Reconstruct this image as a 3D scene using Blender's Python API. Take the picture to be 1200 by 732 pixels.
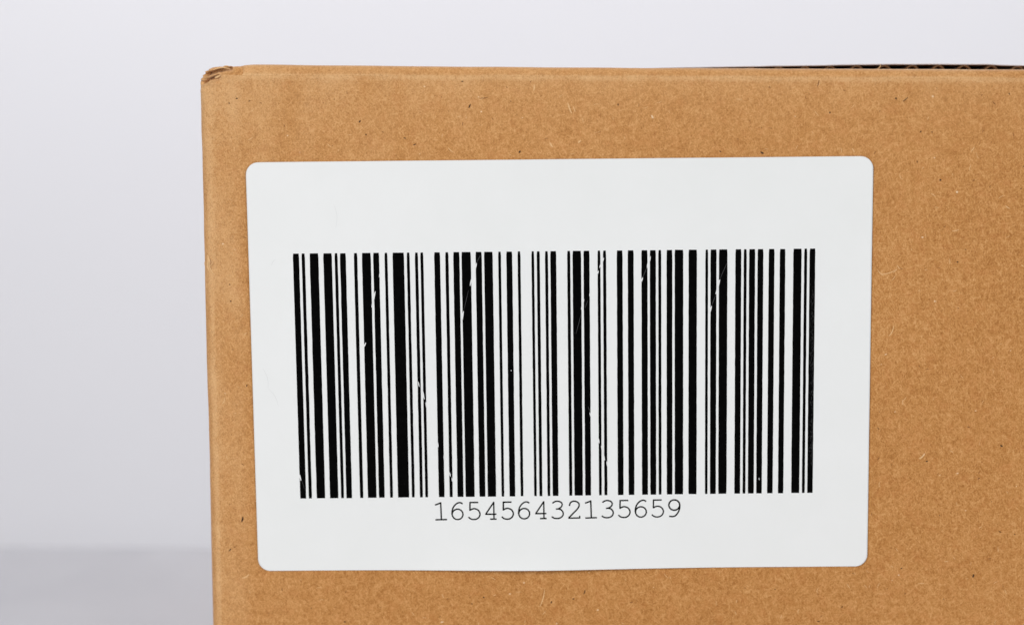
import bpy, bmesh, math, random
import numpy as np
from mathutils import Vector, Matrix, noise as mnoise

random.seed(7)
for o in list(bpy.data.objects):
    bpy.data.objects.remove(o, do_unlink=True)
scene = bpy.context.scene
col = scene.collection

# ------------------------------------------------------------------ camera
PITCH, YAW, ROLL = 0.1817306, -0.0107381, 0.0030621
CAM = np.array([0.0801317, -0.5752956, 0.2086692])
FPX = 85.0 / 36.0 * 1200.0
fw = np.array([math.sin(YAW) * math.cos(PITCH), math.cos(YAW) * math.cos(PITCH), -math.sin(PITCH)])
rt = np.cross(fw, [0, 0, 1.0]); rt /= np.linalg.norm(rt)
up = np.cross(rt, fw)
cr, sr = math.cos(ROLL), math.sin(ROLL)
rt, up = cr * rt + sr * up, -sr * rt + cr * up
cd = bpy.data.cameras.new('camera')
cam = bpy.data.objects.new('camera', cd); col.objects.link(cam)
M = Matrix(((rt[0], up[0], -fw[0], CAM[0]), (rt[1], up[1], -fw[1], CAM[1]), (rt[2], up[2], -fw[2], CAM[2]), (0, 0, 0, 1)))
cam.matrix_world = M
cd.sensor_width = 36.0; cd.sensor_fit = 'HORIZONTAL'; cd.lens = 85.0
cd.clip_start = 0.02; cd.clip_end = 50
cd.dof.use_dof = True; cd.dof.focus_distance = 0.585; cd.dof.aperture_fstop = 6.7
scene.camera = cam

# ------------------------------------------------------------------ light
w = bpy.data.worlds.new('World'); scene.world = w; w.use_nodes = True
w.node_tree.nodes['Background'].inputs[0].default_value = (0.95, 0.96, 1.0, 1)
w.node_tree.nodes['Background'].inputs[1].default_value = 0.167

def area(name, loc, target, sx, sy, power, colr=(1, 1, 1)):
    d = bpy.data.lights.new(name, 'AREA'); d.shape = 'RECTANGLE'; d.size = sx; d.size_y = sy
    d.energy = power; d.color = colr
    o = bpy.data.objects.new(name, d); col.objects.link(o)
    o.location = loc
    o.rotation_euler = (Vector(target) - Vector(loc)).to_track_quat('-Z', 'Y').to_euler()
    return o
area('key_softbox', (-0.62, -1.42, 0.80), (0.1, 0, 0.08), 0.8, 0.8, 19.6, (1.0, 0.985, 0.96))
area('fill_softbox', (1.15, -1.15, 0.55), (0.1, 0, 0.08), 0.9, 0.9, 8.3, (0.97, 0.985, 1.0))
area('backdrop_lamp', (0.0, 0.22, 0.85), (0.0, 0.75, 0.15), 1.2, 0.3, 4.1, (0.98, 0.985, 1.0))

vs = scene.view_settings
scene.display_settings.display_device = 'sRGB'
vs.view_transform = 'Standard'; vs.look = 'None'; vs.exposure = 0.0; vs.gamma = 1.0
try: vs.use_curve_mapping = False
except Exception: pass

# ------------------------------------------------------------------ helpers
def ray(px, py):
    return fw * FPX + rt * (px - 600.0) - up * (py - 366.0)
def at(px, py, y=0.0):
    """photo position -> (x, z) on the upright plane at depth y"""
    d = ray(px, py); t = (y - CAM[1]) / d[1]; p = CAM + d * t
    return p[0], p[2]

BASE = Vector((0.130, 0.034, 0.0))          # the box's base point; box spans x 0..0.26, y 0..0.068

def link(name, verts, faces, mat, parent=None, smooth=True, base=BASE, attrs=None):
    me = bpy.data.meshes.new(name)
    me.from_pydata([tuple(Vector(v) - base) for v in verts], [], faces)
    if smooth:
        me.polygons.foreach_set('use_smooth', [True] * len(me.polygons))
    if attrs:
        for k, vals in attrs.items():
            a = me.attributes.new(k, 'FLOAT', 'POINT'); a.data.foreach_set('value', vals)
    me.materials.append(mat)
    me.update()
    o = bpy.data.objects.new(name, me); col.objects.link(o)
    if parent is not None: o.parent = parent
    else: o.location = base
    return o

def empty(name, loc, label, cat):
    o = bpy.data.objects.new(name, None); col.objects.link(o); o.location = loc
    o['label'] = label; o['category'] = cat; o.empty_display_size = 0.05
    return o

def grid_faces(nr, nc, flip=False):
    f = []
    for r in range(nr - 1):
        for c in range(nc - 1):
            a = r * nc + c; q = (a, a + 1, a + nc + 1, a + nc)
            f.append(q[::-1] if flip else q)
    return f

def nz(x, y, z): return mnoise.noise(Vector((x, y, z)))

def catmull(pts, n=6):
    P = [pts[0]] + list(pts) + [pts[-1]]; out = []
    for i in range(1, len(P) - 2):
        p0, p1, p2, p3 = [np.array(q, float) for q in P[i - 1:i + 3]]
        for k in range(n):
            t = k / n
            out.append(0.5 * ((2 * p1) + (-p0 + p2) * t + (2 * p0 - 5 * p1 + 4 * p2 - p3) * t * t + (-p0 + 3 * p1 - 3 * p2 + p3) * t ** 3))
    out.append(np.array(P[-2], float))
    return out

# ------------------------------------------------------------------ materials
class N:
    def __init__(s, name):
        s.m = bpy.data.materials.new(name); s.m.use_nodes = True
        s.t = s.m.node_tree; s.b = s.t.nodes['Principled BSDF']
    def n(s, kind, **kw):
        x = s.t.nodes.new(kind)
        for k, v in kw.items(): setattr(x, k, v)
        return x
    def l(s, a, b): s.t.links.new(a, b)
    def math(s, op, a, b=None, clamp=False):
        x = s.n('ShaderNodeMath', operation=op); x.use_clamp = clamp
        for i, v in enumerate((a, b)):
            if v is None: continue
            if hasattr(v, 'links'): s.l(v, x.inputs[i])
            else: x.inputs[i].default_value = v
        return x.outputs[0]
    def mapr(s, v, a, b, c=0.0, d=1.0):
        x = s.n('ShaderNodeMapRange'); s.l(v, x.inputs[0])
        for i, q in enumerate((a, b, c, d)): x.inputs[i + 1].default_value = q
        return x.outputs[0]
    def mix(s, f, a, b):
        x = s.n('ShaderNodeMix', data_type='RGBA')
        if hasattr(f, 'links'): s.l(f, x.inputs[0])
        else: x.inputs[0].default_value = f
        for i, v in ((6, a), (7, b)):
            if hasattr(v, 'links'): s.l(v, x.inputs[i])
            else: x.inputs[i].default_value = (*v, 1)
        return x.outputs[2]
    def noise(s, vec, scale, detail=2.0, rough=0.5, dist=0.0):
        x = s.n('ShaderNodeTexNoise'); s.l(vec, x.inputs['Vector'])
        x.inputs['Scale'].default_value = scale; x.inputs['Detail'].default_value = detail
        x.inputs['Roughness'].default_value = rough; x.inputs['Distortion'].default_value = dist
        return x.outputs['Fac']

def lin(r, g, b):
    f = lambda c: (c / 255 / 12.92) if c / 255 <= 0.04045 else ((c / 255 + 0.055) / 1.055) ** 2.4
    return (f(r), f(g), f(b))

def kraft(name, dark, mid, light, red, worn_sheen, contrast=1.0):
    s = N(name)
    tc = s.n('ShaderNodeTexCoord')
    mm = s.n('ShaderNodeVectorMath', operation='SCALE'); s.l(tc.outputs['Object'], mm.inputs[0]); mm.inputs['Scale'].default_value = 1000.0
    P = mm.outputs[0]
    # a warp that makes the fibres curl
    wn = s.n('ShaderNodeTexNoise'); s.l(P, wn.inputs['Vector']); wn.inputs['Scale'].default_value = 0.34; wn.inputs['Detail'].default_value = 1.0
    sub = s.n('ShaderNodeVectorMath', operation='SUBTRACT'); s.l(wn.outputs['Color'], sub.inputs[0]); sub.inputs[1].default_value = (.5, .5, .5)
    sc = s.n('ShaderNodeVectorMath', operation='SCALE'); s.l(sub.outputs[0], sc.inputs[0]); sc.inputs['Scale'].default_value = 1.8
    ad = s.n('ShaderNodeVectorMath', operation='ADD'); s.l(P, ad.inputs[0]); s.l(sc.outputs[0], ad.inputs[1])
    Wp = ad.outputs[0]
    tot = None; hair = None
    for i, ang in enumerate((8, 47, -38, 88, -68)):
        mp = s.n('ShaderNodeMapping'); s.l(Wp, mp.inputs['Vector'])
        mp.inputs['Rotation'].default_value = (0, math.radians(ang), 0)
        mp2 = s.n('ShaderNodeMapping'); s.l(mp.outputs[0], mp2.inputs['Vector'])
        mp2.inputs['Scale'].default_value = (0.36, 2.2, 3.5); mp2.inputs['Location'].default_value = (i * 31.7, i * 11.3, i * 5.1)
        f = s.noise(mp2.outputs[0], 1.0, 1.5, 0.55)
        h = s.mapr(f, 0.60, 0.74)                  # the brightest strands stand out singly
        tot = f if tot is None else s.math('ADD', tot, f)
        hair = h if hair is None else s.math('MAXIMUM', hair, h)
    fib = s.mapr(tot, 2.5 - 0.52, 2.5 + 0.52)
    fine = s.noise(P, 3.2, 3.0, 0.75)
    mot = s.noise(P, 0.16, 4.0, 0.62, 0.3)
    big = s.noise(P, 0.022, 2.0, 0.5)
    v = s.math('ADD', s.math('MULTIPLY', fib, 0.60), s.math('MULTIPLY', s.mapr(fine, 0.3, 0.7), 0.46))
    v = s.math('ADD', v, s.math('MULTIPLY', s.mapr(mot, 0.3, 0.7), 0.08))
    v = s.math('ADD', v, s.math('MULTIPLY', s.mapr(big, 0.3, 0.7), 0.10))
    v = s.mapr(v, 0.635 - 0.49 / contrast, 0.635 + 0.49 / contrast)
    cr_ = s.n('ShaderNodeValToRGB'); s.l(v, cr_.inputs[0])
    e = cr_.color_ramp.elements
    e[0].position = 0.0; e[0].color = (*dark, 1); e[1].position = 1.0; e[1].color = (*light, 1)
    x = e.new(0.5); x.color = (*mid, 1)
    c = cr_.outputs[0]
    hue = s.noise(P, 0.33, 3.0, 0.6)
    c = s.mix(s.math('MULTIPLY', s.mapr(hue, 0.50, 0.72), 0.28), c, red)
    c = s.mix(s.math('MULTIPLY', hair, 0.34), c, light)
    at_ = s.n('ShaderNodeAttribute', attribute_name='wear_sheen')
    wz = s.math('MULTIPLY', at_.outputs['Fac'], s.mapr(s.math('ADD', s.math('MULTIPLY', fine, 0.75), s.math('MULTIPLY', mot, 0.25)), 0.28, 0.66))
    c = s.mix(wz, c, worn_sheen)
    s.l(c, s.b.inputs['Base Color'])
    s.b.inputs['Roughness'].default_value = 0.72
    s.b.inputs['Specular IOR Level'].default_value = 0.28
    s.b.inputs['Sheen Weight'].default_value = 0.22; s.b.inputs['Sheen Roughness'].default_value = 0.4
    bp = s.n('ShaderNodeBump'); bp.inputs['Strength'].default_value = 0.35; bp.inputs['Distance'].default_value = 0.00012
    hgt = s.math('ADD', fib, s.math('MULTIPLY', fine, 0.6)); s.l(hgt, bp.inputs['Height']); s.l(bp.outputs[0], s.b.inputs['Normal'])
    return s.m

K = 0.985
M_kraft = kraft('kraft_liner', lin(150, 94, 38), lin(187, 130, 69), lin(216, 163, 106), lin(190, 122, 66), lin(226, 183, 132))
M_torn = kraft('torn_kraft', lin(126, 80, 38), lin(174, 120, 66), lin(200, 148, 92), lin(150, 90, 46), lin(222, 177, 124), 1.5)
M_flute = kraft('fluting_paper', lin(92, 62, 40), lin(132, 94, 62), lin(160, 120, 84), lin(150, 104, 70), lin(200, 160, 120))

def plain(name, c, rough=0.6, spec=0.3):
    s = N(name); s.b.inputs['Base Color'].default_value = (*c, 1)
    s.b.inputs['Roughness'].default_value = rough; s.b.inputs['Specular IOR Level'].default_value = spec
    return s

def ink_mat():
    s = N('black_ink'); tc = s.n('ShaderNodeTexCoord')
    f = s.noise(tc.outputs['Object'], 700.0, 3.0, 0.6)
    s.l(s.mix(s.mapr(f, 0.35, 0.75), (0.0008, 0.0008, 0.0008), (0.0022, 0.0022, 0.0022)), s.b.inputs['Base Color'])
    s.b.inputs['Roughness'].default_value = 0.55; s.b.inputs['Specular IOR Level'].default_value = 0.02
    return s.m
M_ink = ink_mat()
def paper_mat():
    s = N('label_paper'); tc = s.n('ShaderNodeTexCoord')
    f = s.noise(tc.outputs['Object'], 60.0, 4.0, 0.6); g = s.noise(tc.outputs['Object'], 9.0, 2.0, 0.5)
    v = s.math('ADD', s.math('MULTIPLY', f, 0.5), s.math('MULTIPLY', g, 0.5))
    s.l(s.mix(s.mapr(v, 0.35, 0.65), (0.795, 0.812, 0.806), (0.822, 0.836, 0.835)), s.b.inputs['Base Color'])
    s.b.inputs['Roughness'].default_value = 0.42; s.b.inputs['Specular IOR Level'].default_value = 0.3
    return s.m
M_paper = paper_mat()
M_scratch = plain('bare_scratch', (0.78, 0.79, 0.79)).m
M_scuff = plain('scuffed_paper', (0.70, 0.71, 0.71)).m
M_faint = plain('faint_scratch', (0.055, 0.055, 0.057)).m
M_graze = plain('grazed_ink', (0.024, 0.024, 0.025)).m
M_pale = plain('pale_fibre_paper', lin(224, 182, 130), 0.7).m
M_white = plain('white_fibre_paper', lin(228, 196, 156), 0.7).m
M_dark = plain('dark_fleck_bark', lin(70, 46, 26), 0.8).m
M_brown = plain('brown_fleck_bark_and_shade', lin(128, 82, 42), 0.8).m

def wall_mat(name, a, b, scale):
    s = N(name); tc = s.n('ShaderNodeTexCoord')
    f = s.noise(tc.outputs['Object'], scale, 3.0, 0.55, 0.4)
    s.l(s.mix(s.mapr(f, 0.35, 0.7), a, b), s.b.inputs['Base Color'])
    s.b.inputs['Roughness'].default_value = 0.6; s.b.inputs['Specular IOR Level'].default_value = 0.25
    return s.m
M_wall = wall_mat('white_backdrop_paper', (0.832, 0.830, 0.868), (0.842, 0.840, 0.876), 6.0)
M_table = wall_mat('grey_white_tabletop', (0.515, 0.515, 0.548), (0.575, 0.574, 0.605), 14.0)

# ------------------------------------------------------------------ setting: backdrop and tabletop
def sweep():
    prof = [(-3.5, -0.74), (0.25, -0.74)]
    for k in range(1, 13):
        a = k / 12 * math.pi / 2
        prof.append((0.25 + 0.40 * math.sin(a), -0.74 + 0.40 * (1 - math.cos(a))))
    prof += [(0.65, 0.5), (0.65, 2.6)]
    xs = [-2.8, -1, 0, 1, 3.0]
    v = [(x, y, z) for (y, z) in prof for x in xs]
    o = link('backdrop', v, grid_faces(len(prof), len(xs)), M_wall, base=Vector((0, 0, 0)))
    o['kind'] = 'structure'
sweep()
def table():
    bm = bmesh.new(); bmesh.ops.create_cube(bm, size=1.0)
    x0, x1, y0, y1 = -0.62, 0.86, -0.66, 0.1555
    for v in bm.verts:
        v.co = Vector(((x0 + x1) / 2 + v.co.x * (x1 - x0), (y0 + y1) / 2 + v.co.y * (y1 - y0), -0.0165 + v.co.z * 0.030 + 0.0))
    bmesh.ops.bevel(bm, geom=list(bm.edges), offset=0.003, segments=3, profile=0.5, affect='EDGES')
    for v in bm.verts: v.co.z += 0.0013
    me = bpy.data.meshes.new('tabletop'); bm.to_mesh(me); bm.free(); me.materials.append(M_table)
    o = bpy.data.objects.new('tabletop', me); col.objects.link(o); o['kind'] = 'structure'
table()

# ------------------------------------------------------------------ cardboard box
box = empty('cardboard_box', BASE, 'brown corrugated cardboard box with a crushed top corner and a white barcode label', 'box')
BX, BY, ZF = 0.260, 0.068, 0.160      # width, depth, height of the front fold
RC, RF, TH = 0.0026, 0.0022, 0.0032  # corner radius, fold radius, board thickness
XS = 0.0084                           # where the front flap's slot begins
YS = 0.032                            # seam between the front and the back flap

def bulge(x, z, flutes=1.0):
    """outward unevenness of the front wall (metres)"""
    d = 0.00035 * nz(x * 14, 3.1, z * 14) + 0.00010 * nz(x * 50, 7.7, z * 50)
    # faint flute lines that show through the liner
    d += flutes * 0.000048 * math.sin(2 * math.pi * x / 0.0066) * (0.5 + nz(x * 30, 1.0, z * 25))
    # the crease pressed below the fold and beside the corner
    d -= 0.00018 * math.exp(-((z - (ZF - 0.0022)) / 0.0012) ** 2)
    d -= 0.00022 * math.exp(-((x - 0.0044) / 0.0012) ** 2)
    return d
def edge_wobble(z):
    s = min(1.0, max(0.0, (z - 0.055) / 0.05)); s = s * s * (3 - 2 * s)
    return -0.00034 - 0.00034 * s + 0.00010 * nz(z * 45, 0.3, 2.2) + 0.00008 * nz(z * 160, 5.3, 2.2)

cols_x = [RC + k * 0.0010 for k in range(int((XS - RC) / 0.0010) + 1)]
cols_x = [x for x in cols_x if x < XS - 0.0005] + [XS - 0.0001, XS + 0.0001]
x = XS + 0.0015
while x < BX - RC - 0.002:
    cols_x.append(x); x += 0.0022
cols_x.append(BX - RC)

def ztop(x, y=0.0):
    return ZF if x > XS and x < BX - XS else ZF - 0.0036

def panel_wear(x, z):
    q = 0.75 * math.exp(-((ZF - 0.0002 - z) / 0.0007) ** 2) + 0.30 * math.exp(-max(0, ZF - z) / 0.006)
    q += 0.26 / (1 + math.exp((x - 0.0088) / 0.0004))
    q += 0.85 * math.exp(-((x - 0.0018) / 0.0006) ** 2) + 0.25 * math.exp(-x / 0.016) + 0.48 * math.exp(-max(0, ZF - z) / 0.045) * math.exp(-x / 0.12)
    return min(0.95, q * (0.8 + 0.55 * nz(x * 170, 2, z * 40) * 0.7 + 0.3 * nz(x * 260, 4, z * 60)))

def front_panel():
    pts = []                                   # (x, y, nx, ny) along the outline in plan
    for k in range(9):
        a = k / 9 * math.pi / 2
        pts.append((RC - RC * math.cos(a), RC - RC * math.sin(a), -math.cos(a), -math.sin(a)))
    pts += [(x, 0.0, 0.0, -1.0) for x in cols_x]
    for k in range(1, 10):
        a = k / 9 * math.pi / 2
        pts.append((BX - RC + RC * math.sin(a), RC - RC * math.cos(a), math.sin(a), -math.cos(a)))
    nr = 90; v = []; wear_sheen = []
    for r in range(nr):
        t = r / (nr - 1)
        t = 1 - (1 - t) ** 1.25
        for (x, y, nx, ny) in pts:
            zt = ztop(x) if r == nr - 1 or True else ZF
            z = t * zt
            cornr = max(0.0, 1 - x / 0.010)
            d = bulge(x, z) * (1 if ny < -0.5 else 0.4)
            e = edge_wobble(z) * cornr
            v.append((x + nx * d + e, y + ny * d, z))
            wear_sheen.append(panel_wear(x, z))
    return link('front_panel', v, grid_faces(nr, len(pts)), M_kraft, box, attrs={'wear_sheen': wear_sheen})
fp = front_panel()

def wall(name, axis, c, a0, a1, label=None):
    """left/right walls (axis x) and the back wall (axis y), a slab of board thickness"""
    n = 24; m = 24; v = []
    sgn = -1 if c < 0.1 and axis == 'x' else 1
    for side in (0, 1):
        for r in range(m):
            for k in range(n):
                a = a0 + (a1 - a0) * k / (n - 1); z = (ZF - (0.0048 if axis == 'y' else 0.0052)) * r / (m - 1)
                d = 0.0003 * nz(a * 20, c * 30 + 9, z * 20) if side == 0 else -TH
                if k == 0 or k == n - 1: d = min(d, 0.0)
                v.append((c + sgn * d, a, z) if axis == 'x' else (a, c + sgn * d, z))
    f = grid_faces(m, n) + [tuple(q + m * n for q in g[::-1]) for g in grid_faces(m, n)]
    loop = [k for k in range(n)] + [r * n + n - 1 for r in range(1, m)] + [(m - 1) * n + k for k in range(n - 2, -1, -1)] + [r * n for r in range(m - 2, 0, -1)]
    for i in range(len(loop)):
        a, b = loop[i], loop[(i + 1) % len(loop)]
        f.append((b, a, a + m * n, b + m * n))
    return link(name, v, f, M_kraft, box, smooth=False)
wall('side_panel', 'x', -0.0004, RC, BY - 0.0002)
wall('side_panel', 'x', BX, RC, BY - 0.0002)
wall('back_panel', 'y', BY, 0.0004, BX - 0.0004)
bm = bmesh.new(); bmesh.ops.create_cube(bm, size=1.0)
me = bpy.data.meshes.new('bottom_panel')
for v in bm.verts: v.co = Vector((v.co.x * (BX - 0.008), v.co.y * (BY - 0.008), 0.0025 + v.co.z * TH))
bm.to_mesh(me); bm.free(); me.materials.append(M_kraft)
o = bpy.data.objects.new('bottom_panel', me); col.objects.link(o); o.parent = box

# silhouettes of the two flaps as they stand in the photograph: (photo x, photo y)
RIDGE = [(200, 75.2), (285, 75.8), (400, 76.9), (500, 78.0), (650, 79.2), (800, 80.2), (900, 80.6), (1000, 81.0), (1100, 81.4), (1200, 81.9), (1400, 83.5)]
BACK = [(200, 90), (500, 86.0), (700, 82.5), (760, 80.6), (800, 79.5), (850, 78.4), (900, 77.5), (950, 77.0), (1000, 76.0), (1050, 75.4), (1100, 75.4), (1150, 75.5), (1163, 75.7), (1172, 76.6), (1200, 76.8), (1400, 78)]
def sil_z(tab, y):
    P = [at(px, py, y) for px, py in tab]
    xs = [p[0] for p in P]; zs = [p[1] for p in P]
    return lambda x: float(np.interp(x, xs, zs))
ridge_z = sil_z(RIDGE, 0.0022)
back_z = sil_z(BACK, YS + 0.002)

def front_flap():
    xs = [x for x in cols_x if x > XS and x < BX - XS]
    outer = []
    nA = 9
    v = []; wear_sheen = []
    rows = []
    for k in range(nA + 1):
        a = k / nA * math.pi / 2 * 1.06
        rows.append(('arc', a))
    for k in range(1, 16): rows.append(('flat', k / 15))
    for k in range(15, -1, -1): rows.append(('under', k / 15))
    for kind, t in rows:
        for x in xs:
            h = ridge_z(x) - ZF + 0.00008 * nz(x * 90, 4, 1) - 0.00055 * max(0.0, 1 - (x - XS) / 0.0026) ** 1.3
            ry = RF
            b = bulge(x, ZF)
            if kind == 'arc':
                y = ry * (1 - math.cos(t)) - b * (1 - min(1, t)); z = ZF + h * math.sin(min(t, math.pi / 2))
            else:
                ye = YS - 0.001
                y = ry + 0.0002 + (ye - ry) * t
                z = ZF + h - (y - ry) * (0.098 + 0.02 * nz(x * 15, 8, 3)) + 0.00012 * nz(x * 60, y * 60, 5) * t
                if kind == 'under': z -= TH * (0.8 if t > 0.05 else 0.6)
            e = 0
            v.append((x + e, y, z))
            q = (0.85 * math.exp(-(t / 0.16) ** 2) + 0.9 * max(0.0, min(1.0, (x - 0.10) / 0.05)) * math.exp(-((t - 1.45) / 0.22) ** 2) + 0.58 * math.exp(-x / 0.4)) if kind == 'arc' else 0.05  # worn crease and ridge line; last term paints grazing sheen over the arc
            wear_sheen.append(q * (0.75 + 0.6 * nz(x * 60, 2, z * 60)))
    nr, nc = len(rows), len(xs)
    f = grid_faces(nr, nc)
    for r in range(nr // 2 + 3):
        pass
    # end caps
    lo = [r * nc for r in range(nr)]; hi = [r * nc + nc - 1 for r in range(nr)]
    f.append(tuple(lo)); f.append(tuple(hi[::-1]))
    return link('front_flap', v, f, M_kraft, box, attrs={'wear_sheen': wear_sheen})
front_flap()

def back_flap():
    root_v = []; Y0 = YS + 0.002; Y1 = BY + 0.0001
    xs = [XS + (BX - 2 * XS) * k / 150 for k in range(151)]
    def zt(x, y):
        t = (y - Y0) / (Y1 - Y0)
        return back_z(x) - 0.0038 * t
    def sheet(z_off, th, name, mat, parent, extra=0.0):
        v = []; ys = [Y0 + extra + (Y1 - Y0 - extra) * k / 6 for k in range(7)]
        for side in (0, 1):
            for y in ys:
                for x in xs:
                    j = 0.0002 * nz(x * 300, 3, z_off * 900) if y == ys[0] else 0
                    v.append((x, y + j, zt(x, y) - z_off - side * th + 0.00006 * nz(x * 200, 1, y * 40)))
        n = len(ys); m = len(xs); f = grid_faces(n, m) + [tuple(q + n * m for q in g[::-1]) for g in grid_faces(n, m)]
        loop = list(range(m)) + [r * m + m - 1 for r in range(1, n)] + [(n - 1) * m + k for k in range(m - 2, -1, -1)] + [r * m for r in range(n - 2, 0, -1)]
        for i in range(len(loop)):
            a, b = loop[i], loop[(i + 1) % len(loop)]
            f.append((b, a, a + n * m, b + n * m))
        return link(name, v, f, mat, parent, smooth=False)
    top = sheet(0.0, 0.00008, 'back_flap', M_kraft, box)
    li = sheet(TH - 0.00022, 0.00022, 'inner_liner', M_kraft, top, 0.0); li.parent = top
    # fluting: a wavy sheet between the two liners
    v = []; ns = 900; ys = [Y0 + 0.0001 + (Y1 - Y0 - 0.001) * k / 6 for k in range(7)]
    amp = (TH - 0.00022 - 0.00013 - 0.00026) / 2
    x_pk = at(1068, 78, Y0)[0]
    for y in ys:
        for s in range(ns + 1):
            x = xs[0] + (xs[-1] - xs[0]) * s / ns
            p = 2 * math.pi * (x - x_pk) / 0.00670
            p += 0.9 * nz(x * 60, 2, 2) + 0.4 * nz(x * 210, 7, 2)
            c = math.cos(p); c = c / (abs(c) ** 0.25 + 1e-6)
            z = zt(x, y) - 0.00015 - 0.00013 - amp + amp * c * 0.97
            v.append((x, y, z))
    fl = link('fluting', v, grid_faces(len(ys), ns + 1), M_flute, top)
    sd = fl.modifiers.new('thickness', 'SOLIDIFY'); sd.thickness = 0.00022; sd.offset = 0
    # the fold at the back that closes the channels
    v = []
    for k in range(5):
        for x in xs:
            v.append((x, Y1 + 0.0004 * math.sin(k / 4 * math.pi), zt(x, Y1) - TH * 1.05 * k / 4))
    link('hinge_fold', v, grid_faces(5, len(xs)), M_kraft, top)
    return top
back_flap()

# side flaps folded in under the two long flaps
for sx in (0, 1):
    v = []; xs = [0.0035 + 0.034 * k / 8 for k in range(9)]; ys = [0.006 + (BY - 0.014) * k / 6 for k in range(7)]
    if sx: xs = [BX - x for x in xs[::-1]]
    for side in (0, 1):
        for y in ys:
            for x in xs:
                v.append((x, y, 0.1515 - side * 0.003 - 0.0004 * nz(x * 40, y * 40, 3)))
    n, m = 7, 9
    f = grid_faces(n, m) + [tuple(q + n * m for q in g[::-1]) for g in grid_faces(n, m)]
    loop = list(range(m)) + [r * m + m - 1 for r in range(1, n)] + [(n - 1) * m + k for k in range(m - 2, -1, -1)] + [r * m for r in range(n - 2, 0, -1)]
    for i in range(len(loop)):
        a, b = loop[i], loop[(i + 1) % len(loop)]
        f.append((b, a, a + n * m, b + n * m))
    link('side_flap', v, f, M_kraft, box, smooth=False)

# ---- crushed corner: a crumpled cap with two torn creases
def crushed_corner():
    nu, nv = 120, 70
    L = 0.0125
    # plan outline round the corner, from the left wall to the front wall
    plan = []
    Lx = XS + 0.0014
    segs = []
    total = L + RC * math.pi / 2 + (Lx - RC)
    for i in range(nu):
        s = i / (nu - 1) * total
        if s < L: plan.append((0.0, RC + L - s, -1, 0))
        elif s < L + RC * math.pi / 2:
            a = (s - L) / RC
            plan.append((RC - RC * math.cos(a), RC - RC * math.sin(a), -math.cos(a), -math.sin(a)))
        else: plan.append((RC + s - L - RC * math.pi / 2, 0.0, 0, -1))
    # torn creases as seen from the front: polylines in photo px
    cre = [([(271, 80.6), (262, 82.8), (254, 84.6), (248, 86.4), (243, 88.0)], 0.00036, 0.0017),
           ([(258, 89.4), (251, 92.0), (246, 95.2), (240, 97.0)], 0.00032, 0.0015),
           ([(246, 82.5), (248.5, 86.0), (246, 90.0)], 0.00024, 0.0009),
           ([(238, 90), (243, 92.5), (246, 92.0)], 0.00025, 0.0006)]
    cre = [([at(px, py, 0.0) for px, py in c], wd, dp) for c, wd, dp in cre]
    def dist(p, c):
        best = 1e9
        for a, b in zip(c[:-1], c[1:]):
            a = np.array(a); b = np.array(b); ab = b - a
            t = max(0, min(1, np.dot(p - a, ab) / np.dot(ab, ab)))
            best = min(best, np.linalg.norm(p - a - ab * t))
        return best
    cen = np.array([0.0095, 0.0125])
    z0, v, wear_sheen, depth = ZF - 0.0044, [], [], []
    for j in range(nv):
        t = j / (nv - 1)
        for i, (x, y, nx, ny) in enumerate(plan):
            # height of the cap's rim along its length; from the photo: (px x -> px y of its top)
            ztopc = np.interp(x, [0.0, 0.0006, 0.0016, 0.003, 0.0055, XS], [at(236, 93, 0.0)[1], at(239, 85, 0)[1], at(243, 81, .001)[1], at(249, 79.4, .001)[1], at(262, 78.6, .001)[1], at(273, 78.2, .001)[1]])
            rr = 0.0016
            if t < 0.62:                       # straight part
                z = z0 + (ztopc - rr - z0) * (t / 0.62); ins = 0.0
            elif t < 0.86:
                a = (t - 0.62) / 0.24 * math.pi / 2
                z = ztopc - rr + rr * math.sin(a); ins = rr * (1 - math.cos(a))
            else:
                q = (t - 0.86) / 0.14
                z = ztopc - 0.0012 * q * q; ins = rr + 0.0028 * q
            X, Y = x - nx * ins, y - ny * ins
            e = edge_wobble(z)
            amt = min(1.0, max(0.0, (z - z0 - 0.0005) / 0.0015))
            cr_n = (0.00032 * nz(X * 420, Y * 300, z * 420) + 0.00018 * nz(X * 1100, Y * 800, z * 1100)) * amt
            fade = 1.0 if x < 0.0062 else max(0.0, (XS - x) / (XS - 0.0062))
            cr_n *= 0.35 + 0.65 * fade
            d = cr_n + 0.00004 + bulge(x, z) * (1 if ny < -.5 else .4) * (1 - 0.5 * amt)
            gd = 0.0; lip = 0.0
            if ny < -0.2 or True:
                p = np.array([X, z])
                for c, wd, dp in cre:
                    r = dist(p, c)
                    gd += dp * math.exp(-(r / wd) ** 2)
                    lip += 0.00030 * math.exp(-((r - wd * 2.0) / (wd * 0.8)) ** 2)
            ff = max(0.0, -ny) if y < RC * 1.01 else 0.0
            d += (lip - gd) * ff
            depth.append(gd * ff)
            v.append((X + nx * d + e * max(0, 1 - x / .01), Y + ny * d, z + cr_n * 0.8 * amt))
            wear_sheen.append(min(0.95, (panel_wear(x, z) if z < ZF else 0.15) + 1500 * lip * ff))
    o = link('crushed_corner', v, grid_faces(nv, nu), M_kraft, box, attrs={'wear_sheen': wear_sheen})
    o.data.materials.append(M_torn)
    for pl in o.data.polygons:
        if max(depth[q] for q in pl.vertices) > 0.00055: pl.material_index = 1
    return o
crushed_corner()['label'] = 'crushed top corner of the box with torn creases'

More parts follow.
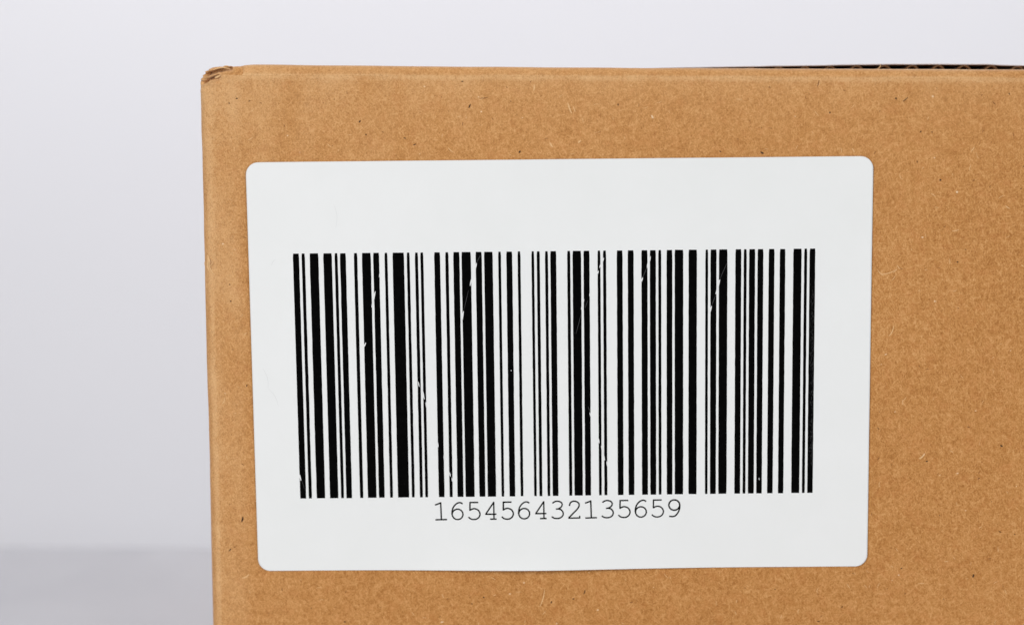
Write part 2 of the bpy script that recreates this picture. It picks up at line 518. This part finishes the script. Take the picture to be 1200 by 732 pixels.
# ------------------------------------------------------------------ barcode label
LCX, LCZ, LTH, LW, LH = 0.0857919, 0.0896311, 0.0146058, 0.150, 0.1012297
ct, st = math.cos(LTH), math.sin(LTH)
def to_lab(x, z):
    dx, dz = x - LCX, z - LCZ
    return dx * ct + dz * st, -dx * st + dz * ct
def from_lab(a, b):
    return LCX + a * ct - b * st, LCZ + a * st + b * ct
def lab_out(a, b):
    """how far the sticker's face stands out from the front plane"""
    x, z = from_lab(a, b)
    d = 0.8 * bulge(x, z, 0.1) + 0.00028
    # bottom edge come loose near its middle
    d += 0.0017 * math.exp(-((a + 0.006) / 0.026) ** 2) * math.exp(-((b + LH / 2) / 0.008) ** 1.0 if b > -LH / 2 else 0)
    d += 0.00018 * math.exp(-((LW / 2 - a) / 0.004)) + 0.00014 * math.exp(-((a + LW / 2) / 0.004))
    d += 0.00012 * math.exp(-((b + LH / 2) / 0.004)) + 0.00010 * math.exp(-((LH / 2 - b) / 0.004))
    return d
def on_label(a, b, lift=0.0):
    x, z = from_lab(a, b)
    return (x, -lab_out(a, b) - lift, z)

def label():
    R = 0.0030
    bs = []
    for k in range(9): bs.append(-LH / 2 + R * (1 - math.cos(k / 8 * math.pi / 2)))
    n = 64
    for k in range(1, n): bs.append(-LH / 2 + R + (LH - 2 * R) * k / n)
    for k in range(9): bs.append(LH / 2 - R + R * math.sin(k / 8 * math.pi / 2))
    us = [0.0, .003, .006, .010, .015, .02]
    us = us + [0.02 + 0.96 * k / 90 for k in range(1, 90)] + [1 - q for q in us[::-1]]
    v = []
    for b in bs:
        c = max(0.0, abs(b) - (LH / 2 - R))
        xm = LW / 2 - R + math.sqrt(max(0.0, R * R - c * c))
        for u in us:
            v.append(on_label(-xm + 2 * xm * u, b))
    nr, nc = len(bs), len(us)
    f = grid_faces(nr, nc)
    loop = list(range(nc)) + [r * nc + nc - 1 for r in range(1, nr)] + [(nr - 1) * nc + k for k in range(nc - 2, -1, -1)] + [r * nc for r in range(nr - 2, 0, -1)]
    base = len(v)
    for i in loop:
        p = v[i]; v.append((p[0], p[1] + 0.00015, p[2]))
    L = len(loop)
    for i in range(L):
        j = (i + 1) % L
        f.append((loop[j], loop[i], base + i, base + j))
    o = link('barcode_label', v, f, M_paper, box)
    o.data.polygons.foreach_set('use_smooth', [i < (nr - 1) * (nc - 1) for i in range(len(o.data.polygons))])
    o['label'] = 'white rounded sticker printed with a black barcode and the number 165456432135659'
    return o
lab = label()

def px_lab(px, py): return to_lab(*at(px, py, -0.0004))

BARS = [(343.07, 350.12), (353.3, 357.0), (362.8, 372.9), (378.8, 388.7), (392.1, 395.5), (398.4, 405.1), (414.75, 418.6), (424.2, 434.5),
        (437.4, 444.25), (450.8, 454.1), (460.2, 473.5), (476.9, 480.2), (486.5, 490.0), (492.9, 496.2), (509.1, 515.9), (522.1, 525.75),
        (531.5, 538.6), (541.2, 552.0), (557.7, 564.8), (567.7, 577.6), (584.2, 587.3), (593.7, 600.5), (607.0, 610.2), (623.2, 626.2),
        (629.4, 632.9), (639.15, 642.45), (645.3, 652.1), (665.1, 668.6), (671.4, 681.3), (684.2, 691.1), (700.7, 703.9), (707.1, 710.6),
        (723.2, 729.9), (736.05, 742.85), (752.1, 759.1), (762.0, 768.9), (771.9, 775.2), (781.6, 788.2), (791.1, 801.0), (807.4, 817.0),
        (827.1, 830.1), (833.1, 840.0), (843.0, 852.8), (862.2, 869.0), (872.0, 875.3), (878.3, 885.2), (888.2, 894.8), (901.2, 907.8),
        (914.2, 920.5), (930.0, 939.5), (942.7, 946.0), (949.0, 955.5)]
def top_y(px): return 297.3 + (291.2 - 297.3) * (px - 343.07) / (955.5 - 343.07)
P_tl = px_lab(343.07, top_y(343.07)); P_tr = px_lab(955.5, top_y(955.5)); P_bl = px_lab(351.9, 583.9); P_br = px_lab(952.3, 577.0)
def code_pt(u, t):
    a = np.array(P_tl) * (1 - u) + np.array(P_tr) * u; b = np.array(P_bl) * (1 - u) + np.array(P_br) * u
    return a * (1 - t) + b * t
INK = 0.000022
for i, (x0, x1) in enumerate(BARS):
    u0, u1 = (x0 - 343.07) / 612.43, (x1 - 343.07) / 612.43
    n = 60; v = []
    for k in range(n + 1):
        t = k / n
        grow = 1.6e-5
        if k == 0: grow = -6e-5
        if k == n: grow = -2e-5
        for s, u in ((-1, u0), (1, u1)):
            a, b = code_pt(u, t)
            j = grow + 3.5e-5 * nz(i * 7.3 + s * 3.1, k * 0.45, 1.0) + 2.5e-5 * nz(i * 3.3 + s, k * 2.1, 6.0)
            v.append(on_label(a + s * j, b + (6e-5 * nz(i * 2.3, s, 4.0) if k in (0, n) else 0), INK))
    link('bar', v, [(2 * k + 1, 2 * k, 2 * k + 2, 2 * k + 3) for k in range(n)], M_ink, lab)

# digits
def ell(cx, cy, rx, ry, a0, a1, n=14):
    return [(cx + rx * math.cos(math.radians(a0 + (a1 - a0) * k / n)), cy + ry * math.sin(math.radians(a0 + (a1 - a0) * k / n))) for k in range(n + 1)]
GLYPH = {
    '1': [([(-.32, .88), (-.14, .94), (.0, 1.0)], 0), ([(.0, 1.0), (.02, .0)], 0), ([(-.31, .0), (.33, .01)], 0)],
    '6': [([(.29, .94), (.2, .99), (.06, .99), (-.1, .9), (-.25, .72), (-.32, .5), (-.335, .32)], 1), (ell(0, .31, .325, .31, 178, -190), 0)],
    '5': [([(.22, 1.0), (-.24, 1.0)], 0), ([(-.24, 1.0), (-.25, .54)], 0), ([(-.25, .54), (-.1, .62), (.05, .63), (.22, .56), (.32, .42), (.34, .28), (.27, .12), (.12, .02), (-.04, .0), (-.2, .03), (-.33, .13)], 1)],
    '4': [([(.18, 1.0), (-.31, .30)], 0), ([(-.31, .30), (.30, .30)], 0), ([(.18, 1.0), (.18, .01)], 0), ([(-.03, .01), (.31, .01)], 0)],
    '3': [([(-.28, .91), (-.15, .99), (.03, 1.01), (.22, .94), (.28, .8), (.2, .65), (.05, .57), (-.07, .55)], 1), ([(.03, .56), (.22, .5), (.33, .33), (.3, .15), (.15, .03), (-.02, .0), (-.2, .02), (-.33, .1)], 1)],
    '2': [([(-.28, .75), (-.2, .93), (.0, 1.0), (.22, .93), (.3, .76), (.2, .55), (-.05, .3), (-.33, .02)], 1), ([(-.33, .01), (.32, .01)], 0), ([(.32, .0), (.32, .11)], 0)],
    '9': [(ell(0, .69, .325, .31, -2, 370), 0), ([(.33, .66), (.31, .46), (.22, .24), (.06, .06), (-.1, .01), (-.28, .03)], 1)],
}
def stroke(pts, wd, verts, faces, place, taper=False):
    """a ribbon of width wd along pts, placed through place(a, b)"""
    P = [np.array(p, float) for p in pts]
    if len(P) < 2: return
    b0 = len(verts)
    for i, p in enumerate(P):
        a = P[max(0, i - 1)]; b = P[min(len(P) - 1, i + 1)]
        d = b - a; d /= (np.linalg.norm(d) + 1e-12); nn = np.array([-d[1], d[0]])
        q = wd / 2
        if taper: q *= 0.25 + 0.75 * math.sin(math.pi * (0.08 + 0.84 * i / (len(P) - 1)))
        e = -d * wd * 0.3 if i == 0 and not taper else (d * wd * 0.3 if i == len(P) - 1 and not taper else 0)
        verts.append(place(*(p + e + nn * q))); verts.append(place(*(p + e - nn * q)))
    for i in range(len(P) - 1):
        k = b0 + 2 * i
        faces.append((k, k + 1, k + 3, k + 2))
num = '165456432135659'
D0 = np.array(px_lab(516.9, 608.3)); D1 = np.array(px_lab(790.2, 604.9))
ax = D1 - D0; step = ax / 14; ax /= np.linalg.norm(ax); ay = np.array([-ax[1], ax[0]])
DH = abs(px_lab(516.9, 588.6)[1] - D0[1])
for i, ch in enumerate(num):
    v, f = [], []
    for si, (pts, sm) in enumerate(GLYPH[ch]):
        q = catmull(pts, 5) if sm else [np.array(p) for p in pts]
        if len(q) == 2: q = [q[0] * (1 - k / 6) + q[1] * k / 6 for k in range(7)]
        lift = INK + 2e-6 * si
        wdt = 0.00037 * (1 + 0.12 * nz(i * 5.1, si, 2)) / DH
        def place(a, b, lift=lift):
            a *= 0.97
            c = D0 + step * i + ax * a * DH + ay * b * DH
            return on_label(c[0], c[1], lift)
        stroke(q, wdt, v, f, place)
    link('digit', v, f, M_ink, lab, smooth=False)

# scratches: bare slivers in the print
SL = [((439.7, 341.5), (435.6, 360), 2.0), ((428.6, 401.4), (426.6, 406.5), 1.5), ((445.2, 319), (444.4, 325), 1.0), ((552.2, 327), (551.0, 335), 1.3),
      ((543.2, 364.5), (540.0, 381), 1.9), ((558.4, 308), (557.6, 314), 1.2), ((684.4, 350.5), (681.2, 362.5), 1.7), ((704.2, 309), (702.6, 314), 1.2), ((701.4, 317), (700.4, 321), 1.2),
      ((691.6, 342), (690.8, 347), 1.1), ((707.4, 302), (706.8, 306), 1.1), ((759.0, 308), (758.4, 314), 1.0), ((753.2, 325), (751.8, 330), 1.5),
      ((762.3, 300), (761.7, 306), 1.0), ((843.6, 327.5), (839.0, 344.5), 2.0), ((833.9, 358.5), (831.6, 367.5), 1.7), ((493.4, 451), (497.2, 467.5), 1.9),
      ((490.0, 447), (491.3, 453), 1.2), ((499.0, 471), (500.0, 478), 1.3), ((512.2, 516), (513.6, 523.5), 1.5), ((520.2, 533), (521.0, 541), 1.3),
      ((526.8, 553), (527.8, 558), 1.4), ((529.6, 559), (530.2, 564), 1.1), ((351.2, 556), (352.6, 563), 1.4), ((701.0, 512), (702.3, 519), 1.3),
      ((704.6, 522), (708.6, 539), 1.9), ((711.0, 540), (712.0, 547), 1.3), ((691.2, 483), (692.2, 488), 1.0), ((485.3, 496), (486.2, 503), 0.9),
      ((598.7, 433.5), (599.2, 434.5), 0.9), ((684.8, 494), (685.2, 499), 0.7), ((889.3, 559.5), (889.8, 562), 0.8)]
FS = [((681.6, 366), (675.0, 391), 0.5), ((688.8, 352), (685.6, 361), 0.5), ((758.8, 312), (753.2, 325), 0.6), ((852.0, 308), (843.8, 326.5), 0.5),
      ((838.6, 346), (834.2, 357.5), 0.6), ((563.0, 299), (558.6, 307.5), 0.6), ((549.0, 340), (543.6, 363), 0.45), ((689.0, 476), (691.4, 482), 0.6), ((353.5, 563), (357, 573), 0.4)]
for mat, data, lift, nm in ((M_scratch, SL, 4.0e-5, 'scratch'), (M_faint, FS, 3.6e-5, 'faint_scratch')):
    for (p, q, wd) in data:
        v, f = [], []
        a = np.array(px_lab(*p)); b = np.array(px_lab(*q))
        pts = [a * (1 - k / 6) + b * k / 6 + np.array([1, 0]) * 2.5e-5 * nz(p[0], k * 1.7, 3) for k in range(7)]
        stroke(pts, wd * 0.92 * 0.000207, v, f, lambda a_, b_: on_label(a_, b_, lift), taper=True)
        link(nm, v, f, mat, lab, smooth=False)
# hairline scuffs on the bare paper of the sticker
SC = [((318, 311), (323, 304), .6), ((308, 432), (314, 455), .5), ((314, 455), (326, 476), .5), ((391, 240), (393, 268), .4)]
for (p, q, wd) in SC:
    v, f = [], []
    a = np.array(px_lab(*p)); b = np.array(px_lab(*q)); nrm = np.array([-(b - a)[1], (b - a)[0]])
    pts = [a * (1 - k / 8) + b * k / 8 + nrm * 0.10 * math.sin(k / 8 * math.pi) for k in range(9)]
    stroke(pts, wd * 0.000207, v, f, lambda a_, b_: on_label(a_, b_, 2.0e-5), taper=True)
    link('scuff', v, f, M_scuff, lab, smooth=False)
# grazed ink on the last bar
v, f = [], []
rg = random.Random(3)
for k in range(330):
    py = rg.uniform(335, 545); px = 954.6 - 2.6 * (py - 291) / 286 - abs(rg.gauss(0, 2.0))
    if px < 948.8: continue
    a = np.array(px_lab(px, py)); l = rg.uniform(0.2, 1.0) * 0.0004
    stroke([a, a + np.array([rg.uniform(-.1, .1) * l, -l / 2]), a + np.array([rg.uniform(-.3, .3) * l, -l])], rg.uniform(.4, 1.0) * 0.00016, v, f, lambda a_, b_: on_label(a_, b_, 3.4e-5), taper=True)
g = link('grazed_ink', v, f, M_graze, lab, smooth=False); g['kind'] = 'stuff'

# ------------------------------------------------------------------ fibres and flecks in the kraft paper, strokes of gap shade
def on_front(x, z, lift): return (x, -bulge(x, z) - lift, z)
def covered(x, z, m=0.0006):
    a, b = to_lab(x, z); return abs(a) < LW / 2 + m and abs(b) < LH / 2 + m
def marks(name, mat, fixed, count, lo, hi, wlo, whi, curl, seed):
    rg = random.Random(seed); v, f = [], []
    items = []
    for (px, py, ang, ln, wd, cu) in fixed:
        items.append((*at(px, py, 0), math.radians(ang), ln * .000207, wd * .000207, cu))
    while count > 0:
        x = rg.uniform(0.003, 0.215); z = rg.uniform(0.02, ZF - 0.001)
        if covered(x, z): continue
        count -= 1
        items.append((x, z, rg.uniform(0, math.pi), rg.uniform(lo, hi) * .000207, rg.uniform(wlo, whi) * .000207, rg.gauss(0, curl)))
    for x, z, a, ln, wd, cu in items:
        pts = []; n = 7; px_, pz_ = x, z; aa = a - cu / 2
        for k in range(n):
            pts.append((px_, pz_)); px_ += math.cos(aa) * ln / n; pz_ += math.sin(aa) * ln / n; aa += cu / n
        cx = sum(p[0] for p in pts) / n - x; cz = sum(p[1] for p in pts) / n - z
        pts = [(p[0] - cx, p[1] - cz) for p in pts]
        if any(covered(*p, 0.0003) or p[1] > ZF - 0.0003 or p[0] < RC for p in pts): continue
        stroke(pts, wd, v, f, lambda a_, b_: on_front(a_, b_, 3e-5), taper=True)
    o = link(name, v, f, mat, fp, smooth=False); o['kind'] = 'stuff'
marks('dark_fleck', M_dark, [(550.3, 124.5, 70, 6, 1.6, .3), (609, 178, 60, 3.5, 2.0, .2), (421.5, 142.5, 50, 3.5, 1.8, .1), (486, 169.5, 20, 4, 1.4, 0), (466, 610, 80, 7, 1.6, .6), (893, 179, -20, 5, 2.0, .8), (1050, 115.5, 40, 2.4, 2.2, 0),
      (972.5, 132, 20, 2.2, 2.0, 0), (1102, 211, 10, 2.6, 2.2, 0), (1140.5, 674, 80, 5, 2.2, .2), (1173.5, 522, -30, 4, 2.0, .2), (1086, 540, 10, 3, 1.6, 0), (594.5, 48, 0, 0.1, .1, 0),
      (685, 693, 75, 7, 1.1, .3), (646, 705, 70, 3.5, 1.5, .2), (672, 701, 20, 2.6, 1.6, 0), (567, 699, 0, 2.2, 1.8, 0), (284, 608, 82, 8, 2.0, .8), (269.5, 644, 55, 6, 1.2, .3), (269, 333.5, 0, 1.8, 1.6, 0), (270.2, 353, 30, 2.2, 1.6, 0), (1061, 116.5, 45, 9, 1.0, .5), (268.5, 121, 0, 1.8, 1.6, 0), (277.5, 115.5, 10, 2.6, 1.6, 0)],
      46, 1.2, 3.6, 0.8, 1.5, .3, 11)
marks('brown_fleck_and_shade', M_brown, [(245, 301.5, -60, 11, 1.1, -.4), (247, 315.5, -64, 11, 1.2, .4), (567, 115, 10, 12, 1.0, .3), (594, 88, -35, 6, 1.4, .4), (1165, 121, -45, 6, 1.2, .3), (959, 98, 80, 9, 1.2, .2), (740, 705, 20, 5, 1.0, .3), (1147, 560, 30, 4, 1.4, .2), (1135, 500, -20, 4, 1.3, .4)],  # leading pair paints gap shade beside the frayed edge in brown
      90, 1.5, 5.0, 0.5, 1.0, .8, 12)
marks('pale_fiber', M_pale, [(667.5, 127, -68, 15, 1.5, .25), (673, 128, -70, 8, 1.0, .1), (626, 103, 85, 8, 1.2, .2), (646, 170, -60, 7, 1.5, .4), (679, 166, 50, 5, 1.8, .4), (528, 176, -40, 9, .9, .5), (636, 700, 80, 26, 1.1, .5), (641, 672, 88, 16, 1.2, .3),
      (1042, 319, 26, 22, .8, .9), (1053, 313, -50, 7, .8, .6), (1032, 320, -35, 12, .7, .8), (1047, 326, 60, 8, .6, .9), (1045, 388, 75, 16, 1.0, 1.0), (265, 584, -8, 34, 1.0, .3), (268, 604, 8, 30, 1.0, .2), (254, 606, -70, 10, 1.4, .9), (1080, 535, 40, 9, 1.6, .4), (1140, 175, 55, 7, 1.0, .2), (1000, 176, -60, 6, 1.0, .5),
      (288, 675, 40, 12, 1.3, 1.2), (1181, 243, -30, 8, 1.0, .4), (1120, 270, 20, 10, .8, .9), (258, 430, 50, 10, 1.0, 1.5), (262, 470, 75, 9, 1.0, 1.0)],
      150, 3, 9, 0.35, 0.7, 0.8, 13)
marks('white_speck', M_white, [(764.5, 137, -60, 5, 1.9, .1), (1121.5, 225, -20, 3, 2.6, .1), (1081, 278, 0, 3, 1.6, 0), (1095.5, 352.8, 80, 2.4, 1.8, 0), (261, 286, 10, 2.6, 1.8, 0), (518, 728, 10, 4, 1.8, .2), (597.5, 695, 0, 2.4, 1.6, 0), (700.5, 714, 10, 2.8, 1.6, 0), (1053, 673, 0, 2.2, 1.6, 0), (1082, 533, 60, 6, 1.6, .4), (1122, 554, 20, 3, 1.2, .2), (1093, 113, 0, 2.6, 1.8, .2), (564, 131, 0, 2.2, 1.6, 0), (337, 159, 0, 2.0, 1.5, 0), (614, 682, 0, 2.2, 1.6, 0), (1038, 415, 20, 3.2, 1.2, 0), (1095, 185, 0, 1.8, 1.4, 0)],
      30, 1.0, 2.4, 0.6, 1.2, .3, 14)

# frayed paper standing off the left corner edge
v, f = [], []
def fray(pts, wd):
    q = catmull(pts, 4); b0 = len(v)
    for i, p in enumerate(q):
        a = q[max(0, i - 1)]; b = q[min(len(q) - 1, i + 1)]
        d = np.array([b[0] - a[0], b[2] - a[2]]); d /= np.linalg.norm(d) + 1e-9
        s = wd / 2 * (0.3 + 0.7 * math.sin(math.pi * (0.1 + 0.8 * i / (len(q) - 1))))
        v.append((p[0] - d[1] * s, p[1], p[2] + d[0] * s)); v.append((p[0] + d[1] * s, p[1] + 0.00003, p[2] - d[0] * s))
    for i in range(len(q) - 1):
        k = b0 + 2 * i; f.append((k, k + 1, k + 3, k + 2))
def P3(px, py, lift):
    x, z = at(px, py, 0.0)
    y = 0.0
    if x < RC: y = RC - math.sqrt(max(0, RC * RC - (RC - max(x, 0)) ** 2))
    return (x, y - lift, z)
fray([P3(243, 296, .0001), P3(243.5, 301, .0006), P3(246, 306, .0008), P3(245, 311, .0005), P3(247, 316, .0003), P3(250, 321, .0001)], .00032)
fray([P3(242, 300, .0001), P3(244, 305, .0009), P3(243, 312, .0008), P3(245, 318, .0003)], .00045)
fray([P3(240.5, 303, .0003), P3(238.8, 308, .0006), P3(238.9, 313, .0006), P3(241, 317, .0002)], .00016)
fray([P3(247, 304, .0002), P3(249, 308, .0005), P3(246, 312, .0006), P3(248, 317, .0002)], .00018)
link('frayed_paper', v, f, M_pale, fp, smooth=False)
v, f = [], []
fray([P3(270, 80.5, .0006), P3(262, 79, .0009), P3(255, 80, .0007), P3(250, 82, .0004)], .00025)
fray([P3(259, 88, .0002), P3(255, 90, .0006), P3(252, 91, .0004)], .0004)
fray([P3(262, 77.6, .0002), P3(266, 77.2, .0004), P3(270, 78.2, .0002)], .00018)
link('frayed_paper', v, f, M_pale, fp, smooth=False)
# a loose fibre standing up at the seam
v, f = [], []
x0, z0 = at(1028, 81.5, .001); x1, z1 = at(1032, 75, .001)
fray([(x0, .001, z0), ((x0 + x1) / 2 + .0002, .0006, (z0 + z1) / 2), (x1, .001, z1)], .00016)
link('loose_fiber', v, f, M_pale, fp, smooth=False)

# flat, clean shading on panels that meet
for o in bpy.data.objects:
    if o.type == 'MESH' and o.name.startswith('front_panel'):
        m = o.modifiers.new('board', 'SOLIDIFY'); m.thickness = 0.0024; m.offset = -1
